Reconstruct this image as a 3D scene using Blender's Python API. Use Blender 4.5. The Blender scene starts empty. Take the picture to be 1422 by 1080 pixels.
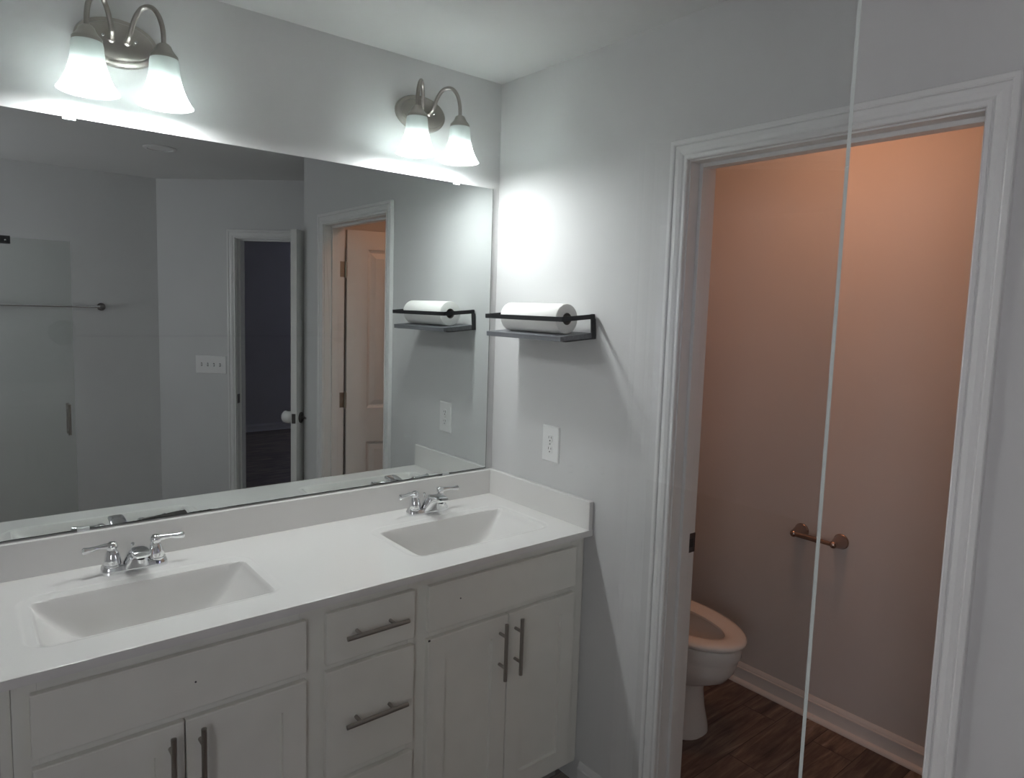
import bpy, bmesh, math
from math import sin, cos, pi, radians
from mathutils import Vector, Matrix

C = bpy.context.scene.collection
SC = bpy.context.scene

# ------------------------------------------------------------------ camera
cam_d = bpy.data.cameras.new('camera')
cam = bpy.data.objects.new('camera', cam_d)
C.objects.link(cam)
SC.camera = cam
F_PX, YAW, PIT, ROL = 950.708, 0.6902, -0.0985, 0.0315
fwd = Vector((sin(YAW)*cos(PIT), cos(YAW)*cos(PIT), sin(PIT)))
rgt0 = Vector((cos(YAW), -sin(YAW), 0))
up0 = rgt0.cross(fwd)
rgt = cos(ROL)*rgt0 + sin(ROL)*up0
upv = -sin(ROL)*rgt0 + cos(ROL)*up0
M = Matrix((rgt, upv, -fwd)).transposed().to_4x4()
M.translation = Vector((-1.6075, -2.0818, 1.6274))
cam.matrix_world = M
cam_d.sensor_width = 36.0
cam_d.lens = F_PX/1422*36.0
cam_d.shift_x = -5.885/1422
cam_d.shift_y = -18.345/1422
cam_d.clip_start = 0.02

# ------------------------------------------------------------------ world, exposure
w = bpy.data.worlds.new('world')
SC.world = w
w.use_nodes = True
w.node_tree.nodes['Background'].inputs[0].default_value = (0.55, 0.65, 0.8, 1)
w.node_tree.nodes['Background'].inputs[1].default_value = 0.3
SC.view_settings.view_transform = 'Standard'
SC.view_settings.look = 'None'
SC.view_settings.gamma = 1.0
SC.view_settings.exposure = 1.68

BULB = 78.0          # vanity bulbs
BULB_COL = (0.97, 0.985, 1.0)
TOILET_LAMP = 11.0
TOILET_COL = (1.0, 0.44, 0.235)
FILL_WINDOW = 1.9  # glow strength of the bathroom window added for fill
FILL_WINDOW_COL = (0.95, 0.94, 1.0)

H = 2.449             # ceiling
YB = -3.335           # wall opposite the mirror
YR = -1.864           # end of the right wall

# ------------------------------------------------------------------ materials
def new_mat(name):
    m = bpy.data.materials.new(name)
    m.use_nodes = True
    nt = m.node_tree
    b = nt.nodes['Principled BSDF']
    return m, nt, b

def noise(nt, scale, detail=3, rough=0.5, vec=None):
    n = nt.nodes.new('ShaderNodeTexNoise')
    n.inputs['Scale'].default_value = scale
    n.inputs['Detail'].default_value = detail
    n.inputs['Roughness'].default_value = rough
    if vec: nt.links.new(vec, n.inputs['Vector'])
    return n

def ramp(nt, fac, stops):
    r = nt.nodes.new('ShaderNodeValToRGB')
    e = r.color_ramp.elements
    while len(e) < len(stops): e.new(0.5)
    for k, (p, c) in enumerate(stops):
        e[k].position = p
        e[k].color = (*c, 1)
    nt.links.new(fac, r.inputs['Fac'])
    return r

def obj_coord(nt):
    t = nt.nodes.new('ShaderNodeTexCoord')
    return t.outputs['Object']

def bump(nt, b, height, strength, dist=0.001):
    bp = nt.nodes.new('ShaderNodeBump')
    bp.inputs['Strength'].default_value = strength
    bp.inputs['Distance'].default_value = dist
    nt.links.new(height, bp.inputs['Height'])
    nt.links.new(bp.outputs['Normal'], b.inputs['Normal'])

def paint(name, col, rough=0.5, var=0.03, scale=30, bstr=0.15, bscale=350, spec=0.4):
    m, nt, b = new_mat(name)
    oc = obj_coord(nt)
    n = noise(nt, scale, 4, 0.5, oc)
    a = tuple(max(0, c*(1-var)) for c in col)
    d = tuple(min(1, c*(1+var)) for c in col)
    r = ramp(nt, n.outputs['Fac'], [(0.3, a), (0.7, d)])
    nt.links.new(r.outputs['Color'], b.inputs['Base Color'])
    b.inputs['Roughness'].default_value = rough
    b.inputs['Specular IOR Level'].default_value = spec
    if bstr:
        n2 = noise(nt, bscale, 2, 0.5, oc)
        bump(nt, b, n2.outputs['Fac'], bstr, 0.0006)
    return m

def metal(name, col, rough, var=0.05, scale=120):
    m, nt, b = new_mat(name)
    b.inputs['Base Color'].default_value = (*col, 1)
    b.inputs['Metallic'].default_value = 1
    n = noise(nt, scale, 3, 0.6, obj_coord(nt))
    mr = nt.nodes.new('ShaderNodeMapRange')
    mr.inputs['To Min'].default_value = max(0, rough-var)
    mr.inputs['To Max'].default_value = rough+var
    nt.links.new(n.outputs['Fac'], mr.inputs['Value'])
    nt.links.new(mr.outputs['Result'], b.inputs['Roughness'])
    return m

MT = {}
MT['wall'] = paint('grey_wall_paint', (0.62, 0.62, 0.615), 0.62, 0.02, 3, 0.12, 260)
MT['ceiling'] = paint('ceiling_paint', (0.70, 0.70, 0.69), 0.8, 0.02, 3, 0.1, 200)
MT['trim'] = paint('white_trim_paint', (0.74, 0.74, 0.73), 0.35, 0.01, 10, 0.0, 300)
MT['cab'] = paint('cabinet_paint', (0.79, 0.78, 0.72), 0.42, 0.025, 14, 0.06, 220)
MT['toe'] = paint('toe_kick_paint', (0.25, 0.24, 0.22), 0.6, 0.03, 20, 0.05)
MT['marble'] = paint('cultured_marble', (0.75, 0.737, 0.715), 0.16, 0.008, 6, 0.02, 60, 0.5)
MT['door'] = paint('door_paint', (0.73, 0.72, 0.70), 0.4, 0.01, 10, 0.05, 300)
MT['plastic'] = paint('white_plastic', (0.78, 0.78, 0.77), 0.3, 0.005, 20, 0.0)
MT['dark'] = paint('dark_slot', (0.03, 0.03, 0.03), 0.6, 0.1, 50, 0.0)
MT['black'] = paint('black_powder_coat', (0.010, 0.011, 0.013), 0.55, 0.2, 300, 0.0, 900, 0.2)
MT['porcelain'] = paint('porcelain', (0.80, 0.79, 0.77), 0.08, 0.005, 5, 0.0, 100, 0.5)
MT['chrome'] = metal('chrome', (0.86, 0.87, 0.88), 0.06, 0.02)
MT['nickel'] = metal('brushed_nickel', (0.40, 0.37, 0.34), 0.3, 0.06, 300)
MT['pull'] = metal('pull_nickel', (0.36, 0.34, 0.31), 0.36, 0.05, 300)
MT['bronze'] = metal('polished_holder_metal', (0.42, 0.34, 0.31), 0.24, 0.05)
MT['hinge'] = metal('hinge_metal', (0.42, 0.38, 0.31), 0.35, 0.06, 200)
MT['darkmetal'] = metal('dark_door_metal', (0.12, 0.115, 0.11), 0.3, 0.05)
MT['core'] = paint('cardboard_core', (0.10, 0.085, 0.07), 0.9, 0.1, 60, 0.1)
MT['clip'] = paint('clear_plastic_clip', (0.62, 0.64, 0.64), 0.2, 0.02, 40, 0.0)
MT['tarnish'] = paint('mirror_tarnish', (0.045, 0.045, 0.042), 0.5, 0.4, 120, 0.2, 300)

# paper towel: fine embossed quilting
m, nt, b = new_mat('paper_towel')
b.inputs['Base Color'].default_value = (0.88, 0.87, 0.84, 1)
b.inputs['Roughness'].default_value = 0.95
v = nt.nodes.new('ShaderNodeTexVoronoi'); v.inputs['Scale'].default_value = 190
nt.links.new(obj_coord(nt), v.inputs['Vector'])
bump(nt, b, v.outputs['Distance'], 0.25, 0.001)
MT['paper'] = m

# grey stained shelf board
m, nt, b = new_mat('grey_shelf_wood')
mp = nt.nodes.new('ShaderNodeMapping'); mp.inputs['Scale'].default_value = (60, 3, 60)
nt.links.new(obj_coord(nt), mp.inputs['Vector'])
n = noise(nt, 2.0, 5, 0.6, mp.outputs['Vector'])
r = ramp(nt, n.outputs['Fac'], [(0.3, (0.085, 0.09, 0.10)), (0.7, (0.16, 0.165, 0.18))])
nt.links.new(r.outputs['Color'], b.inputs['Base Color'])
b.inputs['Roughness'].default_value = 0.55
bump(nt, b, n.outputs['Fac'], 0.2, 0.001)
MT['shelfwood'] = m

# wood-look plank floor: planks run along x
m, nt, b = new_mat('plank_floor')
oc = obj_coord(nt)
br = nt.nodes.new('ShaderNodeTexBrick')
br.offset = 0.37; br.offset_frequency = 2; br.squash = 1.0
br.inputs['Color1'].default_value = (0, 0, 0, 1)
br.inputs['Color2'].default_value = (1, 1, 1, 1)
br.inputs['Mortar'].default_value = (0.5, 0.5, 0.5, 1)
br.inputs['Scale'].default_value = 1.0
br.inputs['Mortar Size'].default_value = 0.0014
br.inputs['Brick Width'].default_value = 0.90
br.inputs['Row Height'].default_value = 0.152
nt.links.new(oc, br.inputs['Vector'])
# shift the grain per plank
sh = nt.nodes.new('ShaderNodeVectorMath'); sh.operation = 'MULTIPLY_ADD'
sh.inputs[1].default_value = (7.3, 3.1, 0); 
nt.links.new(br.outputs['Color'], sh.inputs[0]); nt.links.new(oc, sh.inputs[2])
mp = nt.nodes.new('ShaderNodeMapping'); mp.inputs['Scale'].default_value = (1.6, 13, 1)
nt.links.new(sh.outputs['Vector'], mp.inputs['Vector'])
n1 = noise(nt, 2.2, 8, 0.62, mp.outputs['Vector'])
n1.inputs['Distortion'].default_value = 0.8
n2 = noise(nt, 3.0, 4, 0.6, sh.outputs['Vector'])
r1 = ramp(nt, n1.outputs['Fac'], [(0.28, (0.05, 0.036, 0.03)), (0.46, (0.15, 0.108, 0.085)), (0.60, (0.25, 0.19, 0.15)), (0.76, (0.45, 0.38, 0.33))])
r2 = ramp(nt, n2.outputs['Fac'], [(0.3, (0.55, 0.55, 0.56)), (0.7, (1.15, 1.1, 1.05))])
mx = nt.nodes.new('ShaderNodeMix'); mx.data_type = 'RGBA'; mx.blend_type = 'MULTIPLY'
mx.inputs['Factor'].default_value = 1
nt.links.new(r1.outputs['Color'], mx.inputs['A']); nt.links.new(r2.outputs['Color'], mx.inputs['B'])
mx2 = nt.nodes.new('ShaderNodeMix'); mx2.data_type = 'RGBA'
nt.links.new(br.outputs['Fac'], mx2.inputs['Factor'])
nt.links.new(mx.outputs['Result'], mx2.inputs['A']); mx2.inputs['B'].default_value = (0.02, 0.016, 0.013, 1)
nt.links.new(mx2.outputs['Result'], b.inputs['Base Color'])
b.inputs['Roughness'].default_value = 0.5
bump(nt, b, n1.outputs['Fac'], 0.25, 0.001)
MT['floor'] = m

# mirror silvering with faint haze spots
m, nt, b = new_mat('mirror_silver')
b.inputs['Base Color'].default_value = (0.66, 0.69, 0.68, 1)
b.inputs['Metallic'].default_value = 1
b.inputs['Roughness'].default_value = 0.0
MT['mirror'] = m

# clear glass: see-through with a true Fresnel reflection
def glass_mat(name, tint):
    m = bpy.data.materials.new(name); m.use_nodes = True
    nt = m.node_tree; nt.nodes.clear()
    out = nt.nodes.new('ShaderNodeOutputMaterial')
    tr = nt.nodes.new('ShaderNodeBsdfTransparent'); tr.inputs[0].default_value = (*tint, 1)
    gl = nt.nodes.new('ShaderNodeBsdfGlossy'); gl.inputs['Roughness'].default_value = 0.0
    gl.inputs['Color'].default_value = (1, 1, 1, 1)
    fr = nt.nodes.new('ShaderNodeFresnel'); fr.inputs['IOR'].default_value = 1.5
    geo = nt.nodes.new('ShaderNodeNewGeometry')
    mixv = nt.nodes.new('ShaderNodeMath'); mixv.operation = 'MULTIPLY'
    inv = nt.nodes.new('ShaderNodeMath'); inv.operation = 'SUBTRACT'; inv.inputs[0].default_value = 1
    nt.links.new(geo.outputs['Backfacing'], inv.inputs[1])
    nt.links.new(fr.outputs[0], mixv.inputs[0]); nt.links.new(inv.outputs[0], mixv.inputs[1])
    mx = nt.nodes.new('ShaderNodeMixShader')
    nt.links.new(mixv.outputs[0], mx.inputs[0])
    nt.links.new(tr.outputs[0], mx.inputs[1]); nt.links.new(gl.outputs[0], mx.inputs[2])
    nt.links.new(mx.outputs[0], out.inputs['Surface'])
    return m
MT['glass'] = glass_mat('clear_glass', (0.93, 0.942, 0.937))
m, nt, b = new_mat('polished_glass_edge')
b.inputs['Base Color'].default_value = (0.55, 0.58, 0.55, 1)
b.inputs['Roughness'].default_value = 0.22
b.inputs['Specular IOR Level'].default_value = 0.9
MT['glassedge'] = m

# frosted lamp glass
m = bpy.data.materials.new('frosted_lamp_glass'); m.use_nodes = True
nt = m.node_tree; nt.nodes.clear()
out = nt.nodes.new('ShaderNodeOutputMaterial')
tl = nt.nodes.new('ShaderNodeBsdfTranslucent'); tl.inputs[0].default_value = (0.78, 0.82, 0.81, 1)
df = nt.nodes.new('ShaderNodeBsdfDiffuse'); df.inputs[0].default_value = (0.86, 0.90, 0.88, 1)
gl = nt.nodes.new('ShaderNodeBsdfGlossy'); gl.inputs['Roughness'].default_value = 0.25
mx = nt.nodes.new('ShaderNodeMixShader'); mx.inputs[0].default_value = 0.27
mx2 = nt.nodes.new('ShaderNodeMixShader'); mx2.inputs[0].default_value = 0.04
nt.links.new(tl.outputs[0], mx.inputs[1]); nt.links.new(df.outputs[0], mx.inputs[2])
nt.links.new(mx.outputs[0], mx2.inputs[1]); nt.links.new(gl.outputs[0], mx2.inputs[2])
nt.links.new(mx2.outputs[0], out.inputs['Surface'])
MT['shade'] = m

def emit(name, col, s):
    m = bpy.data.materials.new(name); m.use_nodes = True
    nt = m.node_tree; nt.nodes.clear()
    out = nt.nodes.new('ShaderNodeOutputMaterial')
    e = nt.nodes.new('ShaderNodeEmission')
    e.inputs[0].default_value = (*col, 1); e.inputs[1].default_value = s
    nt.links.new(e.outputs[0], out.inputs['Surface'])
    return m
MT['bulb'] = emit('lit_bulb', BULB_COL, BULB)
MT['warmlamp'] = emit('lit_warm_lamp', TOILET_COL, TOILET_LAMP)
MT['bedroom_fill'] = emit('bedroom_fill_glow', (0.62, 0.62, 1.0), 1.2)  # glow of the added bedroom window
MT['bath_fill'] = emit('bath_fill_glow', FILL_WINDOW_COL, FILL_WINDOW)  # glow of the added bathroom window

# ------------------------------------------------------------------ mesh helpers
def BM(): return bmesh.new()

def box(bm, x0, x1, y0, y1, z0, z1, mi=0):
    x0, x1 = min(x0, x1), max(x0, x1); y0, y1 = min(y0, y1), max(y0, y1); z0, z1 = min(z0, z1), max(z0, z1)
    v = [bm.verts.new(p) for p in ((x0,y0,z0),(x1,y0,z0),(x1,y1,z0),(x0,y1,z0),(x0,y0,z1),(x1,y0,z1),(x1,y1,z1),(x0,y1,z1))]
    fs = []
    for q in ((0,3,2,1),(4,5,6,7),(0,1,5,4),(1,2,6,5),(2,3,7,6),(3,0,4,7)):
        f = bm.faces.new([v[i] for i in q]); f.material_index = mi; fs.append(f)
    return v, fs

def lathe(bm, prof, center, axis='z', n=32, a0=0.0, closed=False):
    """prof: list of (radius, height along axis)."""
    c = Vector(center)
    def P(r, h, a):
        if axis == 'z': return c + Vector((r*cos(a), r*sin(a), h))
        if axis == 'y': return c + Vector((r*cos(a), h, -r*sin(a)))
        return c + Vector((h, r*cos(a), r*sin(a)))
    rings = []
    for r, h in prof:
        if r < 1e-6: rings.append([bm.verts.new(P(0, h, 0))])
        else: rings.append([bm.verts.new(P(r, h, a0 + 2*pi*k/n)) for k in range(n)])
    pairs = list(zip(rings, rings[1:]))
    if closed: pairs.append((rings[-1], rings[0]))
    for A, B in pairs:
        for k in range(n):
            j = (k+1) % n
            if len(A) == 1 and len(B) == 1: continue
            if len(A) == 1: bm.faces.new((A[0], B[j], B[k]))
            elif len(B) == 1: bm.faces.new((A[k], A[j], B[0]))
            else: bm.faces.new((A[k], A[j], B[j], B[k]))
    return rings

def loft(bm, rings, cap0=True, cap1=True, close=False):
    R = [[bm.verts.new(p) for p in r] for r in rings]
    n = len(R[0])
    prs = list(zip(R, R[1:]))
    if close: prs.append((R[-1], R[0]))
    for A, B in prs:
        for k in range(n):
            j = (k+1) % n
            bm.faces.new((A[k], A[j], B[j], B[k]))
    if not close:
        if cap0: bm.faces.new(R[0][::-1])
        if cap1: bm.faces.new(R[-1])
    return R

def catmull(pts, seg=6):
    P = [Vector(p) for p in pts]
    P = [2*P[0]-P[1]] + P + [2*P[-1]-P[-2]]
    out = []
    for i in range(1, len(P)-2):
        for k in range(seg):
            t = k/seg
            a, b_, c, d = P[i-1], P[i], P[i+1], P[i+2]
            out.append(0.5*((2*b_) + (c-a)*t + (2*a-5*b_+4*c-d)*t*t + (3*b_-a-3*c+d)*t**3))
    out.append(P[-2])
    return out

def tube(bm, pts, rad, n=14, flat=None, side=None, sq=1.0):
    """Round tube along pts; rad a number or a list; flat = list of vertical ratios; side = fixed side axis."""
    P = [Vector(p) for p in pts]
    rings = []
    N = None
    for i, p in enumerate(P):
        t = (P[min(i+1, len(P)-1)] - P[max(i-1, 0)]).normalized()
        if side is not None:
            s = Vector(side); s = (s - t*s.dot(t)).normalized()
        else:
            if N is None:
                ref = Vector((0, 0, 1)) if abs(t.z) < 0.9 else Vector((1, 0, 0))
                N = t.cross(ref).normalized()
            N = (N - t*N.dot(t)).normalized()
            s = N
        u = s.cross(t).normalized()
        r = rad[i] if isinstance(rad, (list, tuple)) else rad
        fl = flat[i] if flat else 1.0
        pw = lambda q: math.copysign(abs(q)**sq, q)
        rings.append([p + s*(r*pw(cos(2*pi*k/n))) + u*(r*fl*pw(sin(2*pi*k/n))) for k in range(n)])
    loft(bm, rings)

def cyl(bm, p0, p1, r, n=20):
    tube(bm, [p0, p1], r, n)

def sphere(bm, c, r, n=20, m_=12, sz=1.0):
    lathe(bm, [(r*sin(pi*k/m_), -r*sz*cos(pi*k/m_)) for k in range(m_+1)], c, 'z', n)

def finish(bm, smooth_angle=None):
    bmesh.ops.remove_doubles(bm, verts=bm.verts, dist=1e-6)
    bmesh.ops.recalc_face_normals(bm, faces=bm.faces)

def obj(name, bm, mat, parent=None, smooth=False, bevel=0.0, seg=2, world=False, recalc=True, angle=40):
    """One mesh object. world=True: bm is in world coordinates, parent's root location is taken off."""
    if recalc: finish(bm)
    if world and parent is not None:
        root = parent
        while root.parent is not None: root = root.parent
        bmesh.ops.translate(bm, verts=bm.verts, vec=-root.location)
    me = bpy.data.meshes.new(name)
    bm.to_mesh(me); bm.free()
    mats = mat if isinstance(mat, (list, tuple)) else [mat]
    for k in mats: me.materials.append(MT[k])
    o = bpy.data.objects.new(name, me)
    C.objects.link(o)
    if parent is not None: o.parent = parent
    if smooth:
        for p in me.polygons: p.use_smooth = True
        try: me.set_sharp_from_angle(angle=radians(angle))
        except Exception: pass
    if bevel:
        md = o.modifiers.new('bevel', 'BEVEL'); md.width = bevel; md.segments = seg
        md.limit_method = 'ANGLE'; md.angle_limit = radians(35)
    return o

def tag(o, label, cat, group=None):
    o['label'] = label; o['category'] = cat
    if group: o['group'] = group
    return o

def thing(name, label, cat, loc=(0, 0, 0), group=None):
    o = bpy.data.objects.new(name, None); C.objects.link(o)
    o.empty_display_size = 0.05
    o.location = loc
    return tag(o, label, cat, group)

def struct(name, bm, mat, label=None, cat=None, **k):
    o = obj(name, bm, mat, None, **k)
    o['kind'] = 'structure'
    if label: o['label'] = label
    if cat: o['category'] = cat
    return o

def dup(root, loc, label, group=None):
    r = root.copy(); C.objects.link(r); r.location = loc; r['label'] = label
    if group: r['group'] = group
    for ch in list(root.children):
        c = ch.copy(); C.objects.link(c); c.parent = r
        for g in list(ch.children):
            d = g.copy(); C.objects.link(d); d.parent = c
    return r

# ------------------------------------------------------------------ the shell
XL = -2.6             # wall on the far left, behind the camera
XT = 1.055            # far wall of the toilet room
YT = -1.745           # near wall of the toilet room (toilet side)
YF = -6.47            # far wall of the bedroom
XE = 3.6

bm = BM(); box(bm, XL-0.12, XE, YF-0.12, 0.12, -0.1, 0.0)
struct('floor', bm, 'floor', 'dark brown wood-look plank floor', 'floor')
bm = BM(); box(bm, XL-0.12, XE, YF-0.12, 0.12, H, H+0.1)
struct('ceiling', bm, 'ceiling', 'plain pale grey ceiling', 'ceiling')
bm = BM(); box(bm, XL-0.12, XE, 0.0, 0.12, 0, H)
struct('wall_back', bm, 'wall', 'light grey wall behind the big mirror', 'wall')

# right wall with the toilet doorway
J0, J1, JT = -0.871, -1.577, 2.048     # jamb faces and head
JTH = 0.018
WT = 0.118
bm = BM()
box(bm, 0, WT, 0, J0+JTH, 0, H)
box(bm, 0, WT, J1-JTH, YR, 0, H)
box(bm, 0, WT, J0+JTH, J1-JTH, JT+JTH, H)
struct('wall_right', bm, 'wall', 'light grey wall pierced by the toilet doorway', 'wall')
bm = BM(); box(bm, WT, XE, YR, YT, 0, H)
struct('wall_toilet_front', bm, 'wall', 'grey wall closing the toilet room on the near side', 'wall')
bm = BM(); box(bm, XT, XT+0.12, 0, YT, 0, H)
struct('wall_toilet_side', bm, 'wall', 'wall of the toilet room under warm light', 'wall')

# wall opposite the mirror, and the 45 degree wall with the entry door
bm = BM(); box(bm, XL, -0.469, YB, YB-0.12, 0, H)
struct('wall_opposite', bm, 'wall', 'grey wall with the towel bar, seen in the mirror', 'wall')
S2 = math.sqrt(0.5)
A0 = Vector((-0.469, YB, 0))
SV = Vector((S2, S2, 0)); NV = Vector((-S2, S2, 0))   # along the wall, into the bathroom
def ang(s, n, z): return A0 + SV*s + NV*n + Vector((0, 0, z))
def abox(bm, s0, s1, n0, n1, z0, z1):
    v, f = box(bm, s0, s1, n0, n1, z0, z1)
    for q in v:
        p = ang(*q.co); q.co = p
E0, E1, ET = 0.583, 1.351, 2.048       # entry door jamb faces (30 inch door)
SEND = (YR - YB)/S2
bm = BM()
abox(bm, 0, E0-JTH, -0.118, 0, 0, H)
abox(bm, E1+JTH, SEND, -0.118, 0, 0, H)
abox(bm, E0-JTH, E1+JTH, -0.118, 0, ET+JTH, H)
struct('wall_angled', bm, 'wall', 'angled grey wall around the bedroom doorway', 'wall')

# far left wall behind the camera, with an unseen window added as fill light
WY0, WY1, WZ0, WZ1 = -3.0, -2.1, 1.15, 2.05
bm = BM()
box(bm, XL-0.12, XL, 0, WY1, 0, H); box(bm, XL-0.12, XL, WY0, YF, 0, H)
box(bm, XL-0.12, XL, WY0, WY1, 0, WZ0); box(bm, XL-0.12, XL, WY0, WY1, WZ1, H)
struct('wall_left', bm, 'wall', 'grey wall holding the added fill window', 'wall')
bm = BM()
fw_ = 0.05
box(bm, XL-0.09, XL-0.03, WY0, WY0+fw_, WZ0, WZ1); box(bm, XL-0.09, XL-0.03, WY1-fw_, WY1, WZ0, WZ1)
box(bm, XL-0.09, XL-0.03, WY0+fw_, WY1-fw_, WZ0, WZ0+fw_); box(bm, XL-0.09, XL-0.03, WY0+fw_, WY1-fw_, WZ1-fw_, WZ1)
win = struct('fill_window_1', bm, 'trim', 'added unseen white window giving fill light to the bathroom', 'window')
bm = BM(); box(bm, XL-0.066, XL-0.06, WY0+fw_, WY1-fw_, WZ0+fw_, WZ1-fw_)
obj('fill_pane', bm, 'bath_fill', win)

# bedroom beyond the entry door
bm = BM(); box(bm, XL-0.12, XE, YF, YF-0.12, 0, H)
struct('wall_bedroom', bm, 'wall', 'dim bedroom wall seen through the open door in the mirror', 'wall')
bm = BM(); box(bm, XE, XE+0.12, YF, YR, 0, H)
struct('wall_bedroom_side', bm, 'wall', 'side wall of the bedroom', 'wall')

bm = BM()
WX2, WX3 = 2.45, 3.4  # window added out of view to brighten the bedroom
box(bm, WX2, WX2+fw_, YF+0.0005, YF+0.03, 0.9, 2.1); box(bm, WX3-fw_, WX3, YF+0.0005, YF+0.03, 0.9, 2.1)
box(bm, WX2+fw_, WX3-fw_, YF+0.0005, YF+0.03, 0.9, 0.9+fw_); box(bm, WX2+fw_, WX3-fw_, YF+0.0005, YF+0.03, 2.1-fw_, 2.1)
win2 = struct('fill_window_2', bm, 'trim', 'added unseen window lifting the light in the bedroom', 'window')
bm = BM(); box(bm, WX2+fw_, WX3-fw_, YF+0.006, YF+0.012, 0.9+fw_, 2.1-fw_)
obj('fill_pane', bm, 'bedroom_fill', win2)

# baseboards: profile (depth, height) swept along a run
BB = [(0, 0), (0.028, 0), (0.0275, 0.006), (0.024, 0.013), (0.0165, 0.018), (0.0125, 0.019), (0.0125, 0.061), (0.0150, 0.0625), (0.0150, 0.069), (0.0110, 0.0705), (0.0095, 0.078), (0.006, 0.086), (0.003, 0.090), (0, 0.090)]
def baseboard(name, p0, p1, nrm, label):
    p0, p1, nrm = Vector(p0), Vector(p1), Vector(nrm)
    bm = BM()
    loft(bm, [[p + nrm*d + Vector((0, 0, z)) for d, z in BB] for p in (p0, p1)])
    return struct(name, bm, 'trim', label, 'baseboard')
CW = 0.0615  # casing outer distance from the jamb face
baseboard('baseboard_right', (0, -0.545, 0), (0, J0+CW-0.0005, 0), (-1, 0, 0), 'short white baseboard between vanity and doorway')
baseboard('baseboard_right_end', (0, J1-CW+0.0005, 0), (0, YR, 0), (-1, 0, 0), 'white baseboard right of the toilet doorway')
baseboard('baseboard_toilet', (XT, -0.001, 0), (XT, YT+0.001, 0), (-1, 0, 0), 'white baseboard along the toilet room wall')
baseboard('baseboard_toilet_back', (WT, 0, 0), (XT-0.029, 0, 0), (0, -1, 0), 'white baseboard behind the toilet')
baseboard('baseboard_opposite', (XL, YB, 0), (-0.469, YB, 0), (0, 1, 0), 'white baseboard under the towel bar')
pA, pB = ang(0.012, 0, 0), ang(E0-CW-0.0005, 0, 0)
baseboard('baseboard_angled', pA, pB, NV, 'white baseboard left of the entry door')
baseboard('baseboard_bedroom', (-0.4, YF, 0), (XE, YF, 0), (0, 1, 0), 'pale baseboard of the dim bedroom')

# door casings (mitred moulding) and jambs, in a frame (s along wall, n out of wall, z)
CP = [(0.0045, 0.0), (0.0045, 0.0105), (0.0075, 0.0130), (0.0148, 0.0130), (0.0152, 0.0095), (0.0172, 0.0095), (0.0215, 0.0135), (0.0320, 0.0158),
      (0.0425, 0.0148), (0.0462, 0.0128), (0.0466, 0.0160), (0.0500, 0.0182), (0.0595, 0.0182), (0.0615, 0.0158), (0.0615, 0.0)]
def casing(name, s0, s1, top, fr, label):
    """s0 < s1 the jamb faces; fr(s, n, z) -> point"""
    bm = BM()
    st = []
    for a, d in CP:
        st.append([fr(s0-a, d, 0), fr(s0-a, d, top+a), fr(s1+a, d, top+a), fr(s1+a, d, 0)])
    V = [[bm.verts.new(p) for p in r] for r in st]
    for A, B in zip(V, V[1:]):
        for k in range(3): bm.faces.new((A[k], A[k+1], B[k+1], B[k]))
    for k in (0, 3):
        bm.faces.new([r[k] for r in V])
    for k in range(3):   # back
        bm.faces.new((V[0][k], V[0][k+1], V[-1][k+1], V[-1][k]))
    return struct(name, bm, 'trim', label, 'trim')
def jamb(name, s0, s1, top, fr, stop0, stop1, label, n0=-0.118, n1=0.0):
    bm = BM()
    def fb(a0, a1, b0, b1, z0, z1):
        v, f = box(bm, a0, a1, b0, b1, z0, z1)
        for q in v: q.co = fr(*q.co)
    fb(s0-JTH, s0, n0, n1, 0, top+JTH); fb(s1, s1+JTH, n0, n1, 0, top+JTH); fb(s0, s1, n0, n1, top, top+JTH)
    fb(s0, s0+0.011, stop0, stop1, 0, top); fb(s1-0.011, s1, stop0, stop1, 0, top); fb(s0+0.011, s1-0.011, stop0, stop1, top-0.011, top)
    return struct(name, bm, 'trim', label, 'trim', bevel=0.0015)
def fr_right(s, n, z): return Vector((-n, -s, z))          # s = -y, n = -x
casing('trim_1', -J0, -J1, JT, fr_right, 'white mitred moulding around the toilet doorway')
jt = jamb('trim_2', -J0, -J1, JT, fr_right, -0.078, -0.040, 'white jamb inside the toilet doorway')
def fr_ang(s, n, z): return ang(s, n, z)
casing('trim_3', E0, E1, ET, fr_ang, 'white moulding around the bedroom doorway seen in the mirror')
je = jamb('trim_4', E0, E1, ET, fr_ang, -0.075, -0.037, 'white jamb of the bedroom doorway seen in the mirror')

# strike plates
bm = BM(); box(bm, 0.083, 0.1195, J0-0.0015, J0+0.001, 0.905, 0.965)
obj('strike_plate', bm, 'darkmetal', jt, bevel=0.0005)
bm = BM(); box(bm, 0.090, 0.108, J0-0.0020, J0-0.0012, 0.922, 0.948)
obj('strike_hole', bm, 'dark', jt)
bm = BM(); abox(bm, E0-0.001, E0+0.0015, -0.033, 0.0005, 0.89, 0.955)
obj('strike_plate', bm, 'darkmetal', je)

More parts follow.
